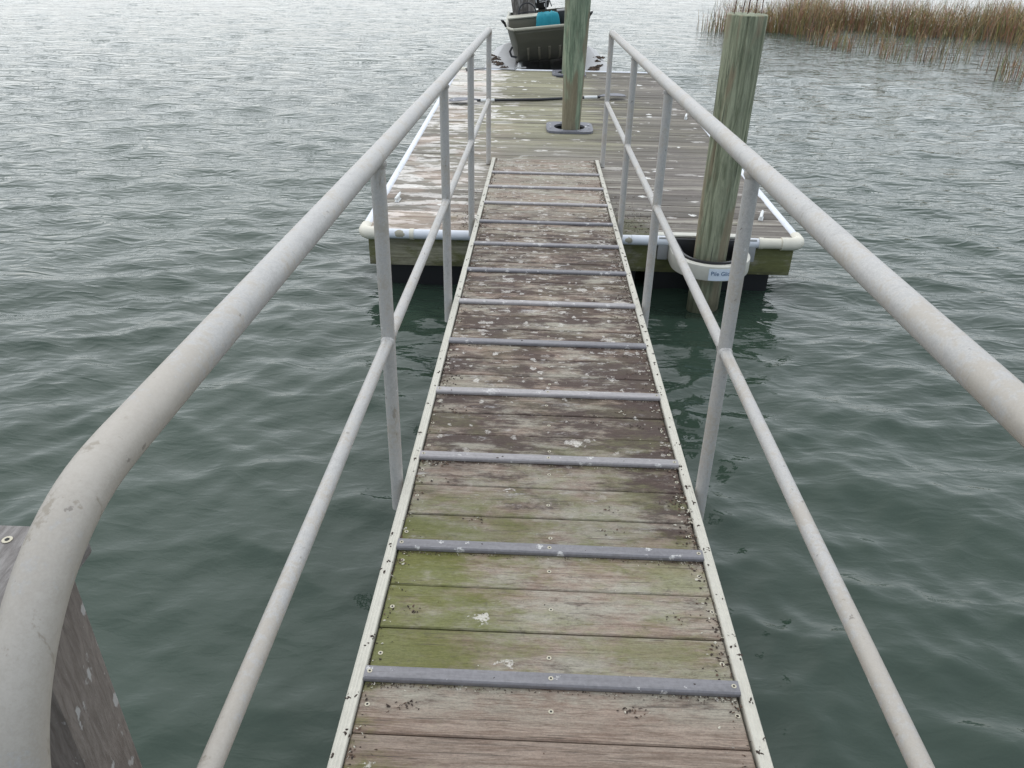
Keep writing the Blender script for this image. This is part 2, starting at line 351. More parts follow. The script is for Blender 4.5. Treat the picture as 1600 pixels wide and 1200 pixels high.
# ------------------------------------------------------------------ water
def build_water():
    dense = np.radians(np.arange(-58, 58, .25)); coarse = np.radians(np.arange(58, 302, 2.0))
    th = np.concatenate([dense, coarse]); na = len(th)
    rad = [.25]
    while rad[-1] < 70: rad.append(rad[-1]*1.0085)
    while rad[-1] < 1500: rad.append(rad[-1]*1.06)
    rad = np.array(rad); nr = len(rad)
    R, T = np.meshgrid(rad, th, indexing='ij'); X = R*np.sin(T); Y = R*np.cos(T)
    cell = np.maximum(R*np.where(np.abs(T) < 1.02, .0044, .035), R*.0085)
    Z = np.zeros_like(X); DX = np.zeros_like(X); DY = np.zeros_like(X)
    # slow warp so that crests are short and broken
    wx = .35*np.sin(.55*X + .31*Y + 1.0) + .28*np.sin(-.43*X + .62*Y + 2.2) + .16*np.sin(1.3*X - .9*Y)
    wy = .35*np.sin(.40*X - .52*Y + .3) + .25*np.sin(.71*X + .28*Y + 4.0) + .16*np.sin(.9*X + 1.4*Y)
    N = 110
    lam = np.exp(np.linspace(np.log(.085), np.log(1.3), N))
    gr = np.random.default_rng(5)
    for i in range(N):
        k = 2*np.pi/lam[i]
        a = math.radians(90 + gr.normal(0, 40) + (10 if lam[i] < .3 else -12)); ph = gr.uniform(0, 6.28)
        slope = .038*min(1., (lam[i]/.13)**1.2)*min(1., (.42/lam[i])**.7)
        fade = np.clip((lam[i]/cell - 2.6)/2.0, 0, 1)
        env = .6 + .4*np.sin(.9*X*math.cos(i) + .7*Y*math.sin(i*1.7) + i)
        A = slope/k*fade*env
        kx, ky = k*math.cos(a), k*math.sin(a); p = kx*(X + wx*.25) + ky*(Y + wy*.25) + ph
        Z += A*np.sin(p); cs = A*np.cos(p)*1.0
        DX += cs*math.cos(a); DY += cs*math.sin(a)
    V_ = np.stack([X + DX, Y + DY, Z], -1).reshape(-1, 3)
    i = np.arange(nr-1)[:, None]*na; j = np.arange(na)[None, :]; j2 = (j+1) % na
    F = np.stack([i + j, i + na + j, i + na + j2, i + j2], -1).reshape(-1, 4)
    V_ = np.vstack([V_, [[0, 0, 0]]]); c = len(V_)-1
    me = bpy.data.meshes.new('water'); nf = len(F)
    tri = np.stack([np.full(na, c), np.arange(na), (np.arange(na)+1) % na], -1)
    me.vertices.add(len(V_)); me.vertices.foreach_set('co', V_.astype(np.float32).ravel())
    me.loops.add(nf*4 + na*3); me.loops.foreach_set('vertex_index', np.concatenate([F.ravel(), tri.ravel()]).astype(np.int32))
    me.polygons.add(nf + na)
    me.polygons.foreach_set('loop_start', np.concatenate([np.arange(nf)*4, nf*4 + np.arange(na)*3]).astype(np.int32))
    me.polygons.foreach_set('use_smooth', np.ones(nf + na, bool))
    me.update(); me.validate()
    if me.polygons[10].normal.z < 0: me.flip_normals()
    M = Mat('turbid_green_water', .015, 0, 1.34); p = M.pos()
    a = M.noise(M.scale(p, (2.6, 6.5, 1)), 1., 5, .60, .5); b = M.noise(M.scale(p, (9, 17, 1)), 1., 3, .55, .3)
    murk = M.noise(p, .35, 3)
    M.color(M.mix(murk.step(.35, .65), (.030, .050, .036), (.036, .058, .042)))
    n_ = M.n('ShaderNodeVectorMath'); n_.operation = 'LENGTH'; M.link(p, n_.inputs[0]); dist = V(M.nt, n_.outputs['Value'])
    rg = M.noise(M.scale(p, (1.0, 3.2, 1)), 1., 2, .5, .5); rg = 1. - (rg*2. - 1.)._op('ABSOLUTE', None)      # sharp wavelet crests, too fine for the mesh further out
    rg2 = M.noise(M.scale(p, (3.2, 8.5, 1), (3., 7., 0.)), 1., 2, .5, .4); rg2 = 1. - (rg2*2. - 1.)._op('ABSOLUTE', None)
    M.bump(b*.09 + a*.35*dist.step(2., 14.) + rg2*(dist.step(2., 9.)*.36 + .06) + rg*dist.step(5., 18.)*1.0, .05, 1.)
    me.materials.append(M.m)
    o = bpy.data.objects.new('water', me); C.objects.link(o); o['kind'] = 'structure'
build_water()

# ------------------------------------------------------------------ gangway
GX, GYAW, SL, ZG = .0746, .0063, -.038, CAMZ - 1.5146
S0, DS, GW = 1.2548, .4771, .93
yv = Vector((GYAW, 1, SL)).normalized(); xv = Vector((1, -GYAW, 0)); xv = (xv - yv*xv.dot(yv)).normalized(); zv = xv.cross(yv)
G = Matrix(((xv.x, yv.x, zv.x, GX), (xv.y, yv.y, zv.y, 0), (xv.z, yv.z, zv.z, ZG), (0, 0, 0, 1)))
V0, V1 = .30, 7.075
gang = thing('gangway', 'sloping aluminium gangway with railings and weathered boards leading down to the dock', 'gangway', None, matrix=G)
def plank_mesh(name, lx, ly, lz, mat, bev=.003):
    return MB().box(-lx/2, lx/2, -ly/2, ly/2, -lz, 0).mesh(name, mat, bevel=bev, seg=1)
pitch = DS/3
pm = plank_mesh('plank', .888, pitch - .0045, .028, MT['gang'])
def screw_mesh():
    m = MB(); n = 12
    prof = [(.0062, 0.), (.0062, .0008), (.0045, .0011), (.0032, .0009), (.0028, -.0009)]
    m.lathe(prof[:4], 0, 0, n); m.cur = 1; m.lathe([(.0030, .0006), (.0030, .00125)], 0, 0, 6)
    return m.mesh('screw', [MT['screw'], MT['dark']])
scm = screw_mesh()
joint = S0 - DS*2; planks = []
while joint < V1 - .01:
    a, b = max(joint, V0), min(joint + pitch, V1)
    joint += pitch
    if b - a < .02: continue
    me = pm if b - a > pitch - .001 else plank_mesh('plank', .888, b - a - .0045, .028, MT['gang'])
    o = inst('plank', me, gang, (random.uniform(-.002, .002), (a+b)/2, random.uniform(-.0012, .0008)), random.uniform(-.0012, .0012))
    planks.append(o)
    if .8 < (a+b)/2 < 4.2:
        for sx in (-.427, .001, .43):
            inst('screw', scm, o, (sx + random.uniform(-.006, .006), random.uniform(-.02, .02), .0004), random.uniform(0, 3))
# tread strips
prof = [(-.0205, .0005), (.0205, .0005), (.0205, .010), (.0165, .0145), (-.0165, .0145), (-.0205, .010)]
stm = MB().extr(prof, -.449, .449, 'x').mesh('tread_strip', MT['strip'], bevel=.0015, seg=2)
for i in range(-1, 12):
    s_ = inst('tread_strip', stm, gang, (0, S0 + DS*i, .0012), random.uniform(-.002, .002))
    if i < 4:
        for sx in (-.436, .0, .436): inst('screw', scm, s_, (sx, 0, .0145), random.uniform(0, 3))
# ribbed edge trim along both sides
for sd_ in (-1, 1):
    pr_ = [(.4485, -.045), (.4785, -.045), (.4785, .006), (.476, .009), (.473, .0075), (.469, .009), (.465, .0075), (.461, .009), (.457, .0075), (.4505, .009), (.4485, .006)]
    MB().extr([(sd_*a, b) for a, b in pr_], V0, V1, 'y').build('edge_trim', MT['trim'], gang, angle=20)
    MB().box(*sorted((sd_*.4405, sd_*.4755)), V0 + .01, 4.75, -.155, -.0455).build('side_beam', MT['rail'], gang, bevel=.004)
for v in np.arange(.7, 4.7, .62): MB().box(-.438, .438, v - .025, v + .025, -.10, -.032).build('cross_member', MT['rail'], gang)
HR, HM, RX = 1.062, .512, GW/2 + .042
PV = [2.07, 3.66, 5.13, 6.98]
def rail_path(x):
    r = .25; ra = .25; y0 = .347; ex = PV[-1]
    pts = [(x, y0, -.09)] + [(x, y0, z) for z in (.2, .5, .75)] + \
          [(x, y0 + ra - ra*math.cos(t), HR - r + r*math.sin(t)) for t in np.linspace(0, math.pi/2, 24)]
    pts += [(x, y_, HR) for y_ in [.61, .625, .645, .67, .70, .74, .79, .85, .92, 1.0, 1.2] + list(np.linspace(1.5, ex - .05, 14))]
    rr = .045
    pts += [(x, ex - .045 + rr*math.sin(t), HR - rr + rr*math.cos(t)) for t in np.linspace(.2, math.pi/2, 6)]
    pts += [(x, ex, z) for z in (HR - .12, .6, .2, -.03)]
    return pts
for sd_ in (-1, 1):
    x = sd_*RX
    path = [Vector(p_) for p_ in rail_path(x)]; k0, k1 = 4, 30
    for it in range(6):                                   # ease the bend in and out of the straight
        new = [((path[q-1] + path[q+1])*.25 + path[q]*.5) if 3 < q < 29 else path[q] for q in range(len(path))]; path = new
    rads = [.0255]*(len(path) - 6) + [.0245, .023, .0215, .021, .021, .021]
    MB().tube(path, rads, 20).build('top_rail', MT['rail'], gang, angle=60)
    for k, v in enumerate(PV[:-1]):
        po = MB().tube([(x, v, -.115), (x, v, .4), (x, v, HR - .012)], .0208, 18).build('post', MT['rail'], gang, angle=60)
        MB().tube([(x, v, HR - .034), (x, v, HR - .026), (x, v, HR - .018)], [.0215, .0262, .0255], 16).build('weld_bead', MT['rail'], po)
        MB().tube([(x, v - .026, HM), (x, v - .021, HM), (x, v - .015, HM)], [.0178, .0205, .0215], 14).build('weld_bead', MT['rail'], po)
        MB().tube([(x, v + .026, HM), (x, v + .021, HM), (x, v + .015, HM)], [.0178, .0205, .0215], 14).build('weld_bead', MT['rail'], po)
    st = [.35] + PV
    for a, b in zip(st[:-1], st[1:]):
        MB().tube([(x, a + .005, HM), (x, (a+b)/2, HM - .002), (x, b - .005, HM)], .0172, 16).build('mid_rail', MT['rail'], gang, angle=60)
# leaf litter swept against the strips and edge trims
def litter(zones, name, label, parent_matrix, mats, gmode=True):
    vs, fs, mi = [], [], []
    for (x, y, z, s, m) in zones:
        b = len(vs); a = random.uniform(0, 6.28); el = random.uniform(.16, .75); h = s*random.uniform(.15, .6)
        n = 5
        for k in range(n):
            t = a + 2*math.pi*k/n; q = s*random.uniform(.6, 1.15)
            vx, vy = q*math.cos(t - a), q*el*math.sin(t - a)
            vs.append((x + vx*math.cos(a) - vy*math.sin(a), y + vx*math.sin(a) + vy*math.cos(a), z))
        vs.append((x + random.uniform(-.3, .3)*s, y + random.uniform(-.3, .3)*s, z + h))
        for k in range(n): fs.append((b + k, b + (k+1) % n, b + n)); mi.append(m)
    me = bpy.data.meshes.new(name); me.from_pydata(vs, [], fs)
    for m in mats: me.materials.append(m)
    me.polygons.foreach_set('material_index', mi)
    o = bpy.data.objects.new(name, me); C.objects.link(o); o.matrix_world = parent_matrix
    return tag(o, label, 'leaf litter', kind='stuff')
MT['lit1'] = plain('dark_leaf_bits', (.045, .03, .022), .9, 0, .4, 80)
MT['lit2'] = plain('brown_leaf_bits', (.12, .075, .05), .9, 0, .4, 80)
MT['lit3'] = plain('pale_seed_bits', (.58, .54, .44), .8, 0, .25, 80)
Z = []
def mat_pick(p=.16): return 2 if random.random() < p else (0 if random.random() < .65 else 1)
for i in range(-1, 12):
    v = S0 + DS*i - .0215
    for k in range(360):
        x = random.uniform(-.44, .44)
        if random.random() < .5: x = random.choice((-1, 1))*(.44 - abs(random.gauss(0, .07)))
        Z.append((x, v - abs(random.gauss(0, .0075)), .0012, random.uniform(.0012, .0034), mat_pick()))
for k in range(4200):
    sd_ = random.choice((-1, 1, 1)); v = random.uniform(.9, V1)
    if noise.noise((v*2.3, sd_*5., 0)) < random.uniform(-.45, .35): continue
    Z.append((sd_*(.446 - abs(random.gauss(0, .022))), v, .0012, random.uniform(.0018, .0055)*(1 + .1*v), mat_pick()))
for k in range(120):                                       # little drifts
    cx, cv = random.choice((-1, 1))*random.uniform(.16, .43), random.uniform(1.0, 6.8); 
    if random.random() < .6: cx = math.copysign(random.uniform(.33, .44), cx)
    for q in range(random.randint(5, 20)):
        Z.append((max(-.44, min(.44, cx + random.gauss(0, .02))), cv + random.gauss(0, .009), .0012, random.uniform(.0024, .0066), mat_pick(.1)))
for k in range(420): Z.append((random.uniform(-.43, .43), random.uniform(.95, 6.9), .0012, random.uniform(.001, .003), mat_pick(.35)))
for k in range(150):                                       # clots on the edge trims
    sd_ = random.choice((-1, 1, 1)); v = random.uniform(1.0, 6.9); cx = sd_*random.uniform(.452, .474)
    for q in range(random.randint(1, 4)): Z.append((cx + random.gauss(0, .004), v + random.gauss(0, .006), .0082, random.uniform(.003, .0085), 0))
for k in range(26):
    i = random.randint(0, 6); Z.append((random.uniform(-.42, .43), S0 + DS*i + random.uniform(-.012, .012), .0155, random.uniform(.002, .007), 0))
litter(Z, 'leaf_litter', 'dark leaf crumbs and pale seeds swept against the gangway treads and edges', G, [MT['lit1'], MT['lit2'], MT['lit3']])

# ------------------------------------------------------------------ floating dock
DZ, DXL, DXR, DYF, DYB = CAMZ - 1.8129, -1.132, 1.837, 5.185, 12.403
dock = thing('floating_dock', 'rectangular floating dock of weathered grey boards edged with white pipe', 'dock', ((DXL+DXR)/2, DYF, DZ))
dorg = ORG[dock]
HOLES = [(.385, 8.50), (.50, 12.14)]
dp = .1405; n = int((DYB - DYF)/dp); dp = (DYB - DYF)/n
full = plank_mesh('deck_board', DXR - DXL - .012, dp - .006, .034, MT['deck'], .004)
for i in range(n):
    yc = DYF + dp*(i + .5); segs = [(DXL + .006, DXR - .006)]
    for hx, hy in HOLES:
        if abs(yc - hy) < .17 + dp/2: segs = [(segs[0][0], hx - .185), (hx + .185, segs[0][1])]
    for a, b in segs:
        me = full if len(segs) == 1 else plank_mesh('deck_board', b - a, dp - .006, .034, MT['deck'], .004)
        inst('deck_board', me, dock, Vector(((a+b)/2 + random.uniform(-.003, .003), yc, DZ + random.uniform(-.003, .001))) - dorg, random.uniform(-.001, .001))
# fascia boards, floats, beams
t = .04
MB().box(DXL, DXR, DYF + .006, DYF + t, DZ - .265, DZ - .037).build('fascia_board', MT['fascia'], dock, bevel=.004)
MB().box(DXL, DXR, DYB - t, DYB - .006, DZ - .265, DZ - .037).build('fascia_board', MT['fascia'], dock, bevel=.004)
MB().box(DXL, DXL + t, DYF + t + .002, DYB - t - .002, DZ - .265, DZ - .037).build('fascia_board', MT['fascia'], dock, bevel=.004)
MB().box(DXR - t, DXR, DYF + t + .002, DYB - t - .002, DZ - .265, DZ - .037).build('fascia_board', MT['fascia'], dock, bevel=.004)
for x0 in (DXL + .07, DXL + 1.02, DXL + 1.98):
    for y0 in (DYF + .10, DYF + 2.5, DYF + 4.9):
        MB().box(x0, x0 + .89, y0, y0 + 2.2, -.22, DZ - .27).build('float_tub', MT['float'], dock, bevel=.03)
# white pipe bumper round the edge
ph, pr0 = DZ - .022, .034
def pipe(a, b, r=pr0, mat='pvc', name='edge_pipe'):
    pts = [Vector(a).lerp(Vector(b), i/8) for i in range(9)]
    MB().tube(pts, r, 14).build(name, MT[mat], dock, angle=60)
pf = DYF - .026
pipe((DXL + .11, pf, ph), (-.40, pf, ph)); pipe((-.40, pf, ph), (.70, pf, ph), pr0*.98); pipe((.702, pf, ph), (.97, pf, ph))
pipe((1.475, pf, ph), (1.585, pf, ph), pr0*.98); pipe((1.58, pf, ph), (DXR - .03, pf, ph), pr0*1.06, 'elbow')
MB().tube([(.955, pf, ph), (.985, pf, ph)], pr0*1.15, 14).build('pipe_coupling', MT['elbow'], dock)
MB().tube([(1.575, pf, ph), (1.605, pf, ph)], pr0*1.16, 14).build('pipe_coupling', MT['elbow'], dock)
MB().tube([(DXL + .30, pf, ph), (DXL + .33, pf, ph)], pr0*1.12, 14).build('pipe_coupling', MT['elbow'], dock)
pipe((DXL - .022, DYF + .1, ph), (DXL - .022, DYB - .06, ph)); pipe((DXR + .022, DYF + .1, ph), (DXR + .022, DYB - .06, ph))
pipe((DXL + .06, DYB + .02, ph), (DXR - .06, DYB + .02, ph))
for (cx, cyy, sx, sy_) in ((DXL - .022, pf, 1, 1), (DXR + .022, pf, -1, 1), (DXL - .022, DYB + .02, 1, -1), (DXR + .022, DYB + .02, -1, -1)):
    r = .06
    pts = [(cx, cyy + sy_*.13, ph), (cx, cyy + sy_*.075, ph)] + [(cx + sx*(r - r*math.cos(a)), cyy + sy_*(r - r*math.sin(a)), ph) for a in np.linspace(.15, math.pi/2 - .15, 6)] + [(cx + sx*.075, cyy, ph), (cx + sx*.13, cyy, ph)]
    MB().tube(pts, pr0*1.3, 16).build('pipe_elbow', MT['elbow'], dock, angle=50)
# pile guide plates set in the deck
def hoop_plate(hx, hy):
    m = MB(); hw, hr, z0, z1, n_ = .245, .165, DZ + .001, DZ + .022, 32
    out, inn = [], []
    for k in range(n_):
        a = 2*math.pi*k/n_; c, s_ = math.cos(a), math.sin(a); q = hw/ (abs(c)**6 + abs(s_)**6)**(1/6)
        out.append((hx + q*c, hy + q*s_)); inn.append((hx + hr*c, hy + hr*s_))
    vs = [(x, y, z) for z in (z0, z1) for ring in (out, inn) for x, y in ring]
    fs = []
    for k in range(n_):
        j = (k+1) % n_
        fs += [(2*n_ + k, 2*n_ + j, 3*n_ + j, 3*n_ + k), (k, j, 2*n_ + j, 2*n_ + k), (n_ + k, 3*n_ + k, 3*n_ + j, n_ + j), (k, n_ + k, n_ + j, j)]
    m.add(vs, fs); o = m.build('pile_plate', MT['hoop'], dock, angle=30)
    MB().tube([(hx, hy, DZ - .20), (hx, hy, DZ - .002)], hr + .012, 24, cap=False).build('plate_liner', MT['black'], o)
    for k in range(8):
        a = 2*math.pi*(k + .5)/8; q = .205 if k % 2 == 0 else .205
        MB().tube([(hx + q*math.cos(a)*1.08, hy + q*math.sin(a)*1.08, DZ + .020), (hx + q*math.cos(a)*1.08, hy + q*math.sin(a)*1.08, DZ + .030)], .012, 6).build('bolt', MT['bolt'], o)
for h in HOLES: hoop_plate(*h)
# U-shaped pile guide bolted to the front fascia
PX, PY = 1.222, 5.01
def u_band(r0, r1, z0, z1, yb=DYF - .002, cyo=PY):
    out = [(PX - r1, yb)] + [(PX + r1*math.cos(a), cyo + r1*math.sin(a)) for a in np.linspace(math.pi, 2*math.pi, 25)] + [(PX + r1, yb)]
    inn = [(PX - r0, yb)] + [(PX + r0*math.cos(a), cyo + r0*math.sin(a)) for a in np.linspace(math.pi, 2*math.pi, 25)] + [(PX + r0, yb)]
    k = len(out); vs = [(x, y, z) for z in (z0, z1) for ring in (out, inn) for x, y in ring]; fs = []
    for i in range(k-1):
        fs += [(2*k+i, 2*k+i+1, 3*k+i+1, 3*k+i), (i, i+1, 2*k+i+1, 2*k+i), (k+i, 3*k+i, 3*k+i+1, k+i+1), (i, k+i, k+i+1, i+1)]
    fs += [(0, k, 3*k, 2*k), (k-1, 3*k-1+0, 4*k-1, 2*k-1)][:1] + [(k-1, 2*k-1, 4*k-1, 3*k-1)]
    return MB().add(vs, fs)
R1 = .262
guide = u_band(.212, R1, DZ - .145, DZ - .045).build('pile_guide', MT['band'], dock, bevel=.008, angle=40)
u_band(.192, .210, DZ - .15, DZ - .034).build('guide_liner', MT['black'], guide, angle=40)
MB().box(PX - .345, PX + .265, DYF - .004, DYF + .062, DZ - .002, DZ + .012).build('guide_flange', MT['band'], guide, bevel=.003)
MB().box(PX - .235, PX + .235, DYF - .034, DYF - .005, DZ - .15, DZ - .004).build('guide_back', MT['black'], guide, bevel=.003)
for sx in (-1, 1):
    MB().box(*sorted((PX + sx*.265, PX + sx*.335)), DYF - .052, DYF - .008, DZ - .15, DZ + .010).build('guide_bracket', MT['bplate'], guide, bevel=.004)
# label on the guide: bent plate and lettering
a0 = math.radians(258); aw = .62
lab = MB(); K = 14; zl0, zl1 = DZ - .138, DZ - .058; vs = []
for i in range(K+1):
    a = a0 + aw*i/K
    for z in (zl0, zl1):
        for q in (R1 + .0005, R1 + .002): vs.append((PX + q*math.cos(a), PY + q*math.sin(a), z))
fs = []
for i in range(K):
    b = i*4; fs += [(b+1, b+5, b+7, b+3), (b, b+2, b+6, b+4), (b, b+4, b+5, b+1), (b+2, b+3, b+7, b+6)]
fs += [(0, 1, 3, 2), (4*K, 4*K+2, 4*K+3, 4*K+1)]
lo = lab.add(vs, fs).build('label_plate', MT['label'], guide, angle=30)
def bent_text(txt, size, arc_start, z, mat, name, width=None):
    cu = bpy.data.curves.new(name, 'FONT'); cu.body = txt; cu.size = size; cu.extrude = .0004; cu.resolution_u = 3
    to = bpy.data.objects.new(name, cu); C.objects.link(to); bpy.context.view_layer.update()
    me = bpy.data.meshes.new_from_object(to.evaluated_get(bpy.context.evaluated_depsgraph_get()))
    C.objects.unlink(to); bpy.data.objects.remove(to)
    xs = [v.co.x for v in me.vertices]; k = (width/max(xs)) if width else 1
    for v in me.vertices:
        a = arc_start + v.co.x*k/R1; q = R1 + .0032 + v.co.z
        v.co = Vector((PX + q*math.cos(a), PY + q*math.sin(a), z + v.co.y)) - dorg
    me.materials.clear(); me.materials.append(mat)
    o = bpy.data.objects.new(name, me); C.objects.link(o); o.parent = lo; return o
bent_text('Pile Glide', .040, a0 + .05, DZ - .103, MT['ink'], 'lettering', width=.145)
# cleats on the deck
def cleat(x, y, rz, mat):
    m = MB(); L = .085
    m.tube([(-L, 0, .038), (-L*.6, 0, .034), (0, 0, .032), (L*.6, 0, .034), (L, 0, .038)], [.007, .011, .012, .011, .007], 10)
    for s_ in (-1, 1): m.tube([(s_*.03, 0, .002), (s_*.025, 0, .03)], [.014, .010], 8)
    m.box(-.045, .045, -.016, .016, 0, .006)
    o = inst('cleat', m.mesh('cleat', mat), dock, Vector((x, y, DZ + .0005)) - dorg, rz); return o
cleat(1.72, 9.15, 1.35, MT['white']); cleat(1.70, 5.62, 1.25, MT['white']); cleat(-1.02, 5.84, 1.5, MT['white']); cleat(-.985, 12.22, 1.2, MT['black'])
# mossy crumbs on the deck beside the gangway
Z = []
for k in range(700):
    x = random.choice((.60 + abs(random.gauss(0, .12)), .60 + abs(random.gauss(0, .2)), -.42 - abs(random.gauss(0, .05)))); y = DYF + abs(random.gauss(.1, .45)) + .05
    Z.append((x, y, DZ + .001, random.uniform(.003, .009), mat_pick(.05)))
litter(Z, 'deck_litter', 'dark crumbs and moss bits on the dock boards beside the gangway foot', Matrix.Identity(4), [MT['lit1'], MT['lit2'], MT['lit3']])

# ------------------------------------------------------------------ piles
def pile(label, x, y, prof, mat, seed, n=32, wob=.05):
    o = thing('wooden_pile', label, 'pile', (x, y, 0), 'round timber piles')
    z0, z1 = prof[0][1], prof[-1][1]; P = []
    for i in range(41):
        z = z0 + (z1-z0)*i/40
        for (ra, za), (rb, zb) in zip(prof[:-1], prof[1:]):
            if za <= z <= zb + 1e-6: P.append((ra + (rb-ra)*(z-za)/(zb-za), z)); break
    r, z = P[-1]; P += [(r*.985, z + .006), (r*.94, z + .010), (r*.4, z + .013)]
    m = MB().lathe(P, x, y, 72, wob, seed); rr = random.Random(seed)
    for q in range(9):                                    # drying cracks that run down the shaft
        k = rr.randrange(72); i0 = rr.randrange(18, 40); ln = rr.randrange(4, 14); dep = rr.uniform(.004, .010)
        for i in range(i0, min(41, i0 + ln)):
            vx, vy, vz = m.v[i*72 + k]; f_ = 1 - dep*math.sin(math.pi*(i - i0 + .7)/(ln + .4))/.11; m.v[i*72 + k] = (x + (vx - x)*f_, y + (vy - y)*f_, vz)
            if rr.random() < .18: k = (k + rr.choice((-1, 1))) % 72
    m.build('shaft', mat, o, angle=28); return o
p1 = pile('thick green pile with sawn flat top inside the cream guide at the dock front', PX, PY, [(.108, -1.5), (.108, 0), (.109, .43), (.112, 1.2), (.1165, 1.835)], MT['pile_g'], 3.)
for sx, lx, ly in ((1143, -.082, -.02), (1160, -.022, .03), (1164, -.008, -.03), (1170, .016, .05), (1179, .045, .0), (1192, .088, .03)):
    zt = 1.845; dx = random.uniform(-.006, .016)
    MB().tube([(PX + lx, PY + ly, zt - .01), (PX + lx + dx, PY + ly + .004, zt + .25)], .0028, 6).build('spike', MT['spike'], p1)
pile('slender pale green pile rising through the plate in the middle of the dock', .398, 8.44, [(.094, -1.5), (.094, .43), (.108, .95), (.126, 1.66), (.132, 2.6)], MT['pile_c'], 8.)
pile('green pile at the far edge of the dock, mostly hidden behind the middle pile', .515, 12.10, [(.12, -1.5), (.12, .43), (.125, 2.6)], MT['pile_c'], 15.)

# ------------------------------------------------------------------ kayak paddle on the deck
pa, pb = Vector((-1.01, 9.70, DZ)), Vector((1.15, 10.30, DZ)); dvec = (pb - pa).normalized(); L = (pb - pa).length
pad = thing('kayak_paddle', 'black double-bladed paddle lying across the dock behind the middle pile', 'paddle', None, matrix=Matrix.Translation(pa) @ Matrix.Rotation(math.atan2(dvec.y, dvec.x), 4, 'Z'))
MB().tube([(.34, 0, .030), (L*.5, .01, .018), (L - .34, 0, .030)], .017, 12).build('shaft', MT['black'], pad)
def blade(x0, x1):
    m = MB(); n_ = 10; vs = []
    for i in range(n_+1):
        t_ = i/n_; x = x0 + (x1-x0)*t_; hw = .018 + .078*math.sin(min(1, t_*1.25)*math.pi*.5)*(1 if t_ < .8 else math.sqrt(max(0.03, 1 - ((t_-.8)/.2)**2)))
        zz = .030 + .012*math.sin(t_*math.pi)
        for s_ in (-1, 0, 1):
            for h in (-.004, .004): vs.append((x, s_*hw, zz + h + (.010 if s_ else 0)))
    fs = []
    for i in range(n_):
        b = i*6; c = b + 6
        fs += [(b+1, c+1, c+3, b+3), (b+3, c+3, c+5, b+5), (b, b+2, c+2, c), (b+2, b+4, c+4, c+2), (b, c, c+1, b+1), (b+4, b+5, c+5, c+4)]
    fs += [(0, 1, 3, 2), (2, 3, 5, 4)]; e = n_*6; fs += [(e, e+2, e+3, e+1), (e+2, e+4, e+5, e+3)]
    m.add(vs, fs).build('blade', MT['hoop'], pad)
blade(.36, .0); blade(L - .36, L)
for x in (.38, L - .55): MB().tube([(x, 0, .028), (x + .17, 0, .028)], .0195, 12).build('grip_sleeve', MT['white'], pad)
rope = MB(); pts = []
for i in range(26):
    t_ = i/25; pts.append((-.98 + .85*t_, 12.25 + .10*math.sin(t_*5) + .22*t_, DZ + .012 + (.03 if i > 20 else 0)))
tag(rope.tube(pts, .011, 8).build('mooring_rope', MT['bplate'], org=(-.98, 12.25, DZ)), 'thin grey rope trailing from the black cleat along the far edge of the dock', 'rope')

# ------------------------------------------------------------------ floating boat lift and boat
lift = thing('floating_boat_lift', 'pale grey plastic drive-on float carrying the boat beyond the dock', 'boat float', (.2, 12.5, 0))
m = MB(); secs = []
def lift_sec(y, hw, zt):
    return [(.2 - hw, y, -.15), (.2 - hw - .04, y, zt - .16), (.2 - hw, y, zt - .02), (.2 - hw + .14, y, zt + .03), (.2 - .52, y, zt), (.2 - .40, y, zt - .12), (.2 - .12, y, zt - .17), (.2, y, zt - .18),
            (.2 + .12, y, zt - .17), (.2 + .40, y, zt - .12), (.2 + .52, y, zt), (.2 + hw - .14, y, zt + .03), (.2 + hw, y, zt - .02), (.2 + hw + .04, y, zt - .16), (.2 + hw, y, -.15)]
for y, hw, zt in ((12.47, .86, .26), (12.50, .95, .34), (12.7, 1.00, .37), (13.4, .99, .38), (14.4, .96, .38), (15.6, .92, .37), (16.3, .85, .33), (16.5, .75, .22)): secs.append(lift_sec(y, hw, zt))
k = len(secs[0]); vs = [p for s_ in secs for p in s_]
fs = [(i*k + j, i*k + j + 1, (i+1)*k + j + 1, (i+1)*k + j) for i in range(len(secs)-1) for j in range(k-1)] + [tuple(range(k)), tuple(range((len(secs)-1)*k, len(secs)*k))]
m.add(vs, fs).build('hull', MT['lift'], lift, angle=25)
for x in (-.245, .645): MB().box(x - .03, x + .03, 12.55, 15.8, .27, .40).build('bunk_rail', MT['white'], lift, bevel=.012)
for x in (-.02, .10, .30, .42): MB().box(x - .035, x + .035, 12.5, 15.6, .16, .225).build('roller_track', MT['lift'], lift, bevel=.012)
Z = []
for sd_ in (-1, 1):
    for k in range(620):
        t_ = random.random(); x = .2 + sd_*(.90 - .22*(1-t_)**1.5 + random.gauss(0, .035)); y = 12.7 + 1.5*t_ + random.gauss(0, .05)
        if noise.noise((x*4, y*2.5, sd_)) < -.05: continue
        Z.append((x, y, .405, random.uniform(.014, .045), mat_pick(0)))
litter(Z, 'dried_weed', 'dark dried weed scattered along both sides of the pale boat float', Matrix.Identity(4), [MT['weed'], MT['lit2'], MT['lit3']])

TILT = Matrix.Translation((.19, 12.88, .98)) @ Matrix.Rotation(-math.radians(6.0), 4, 'Y') @ Matrix.Rotation(math.radians(1.5), 4, 'Z')
boat = thing('jon_boat', 'olive flat-bowed boat with ribbed bottom tilted on the pale float', 'boat', None, matrix=TILT)
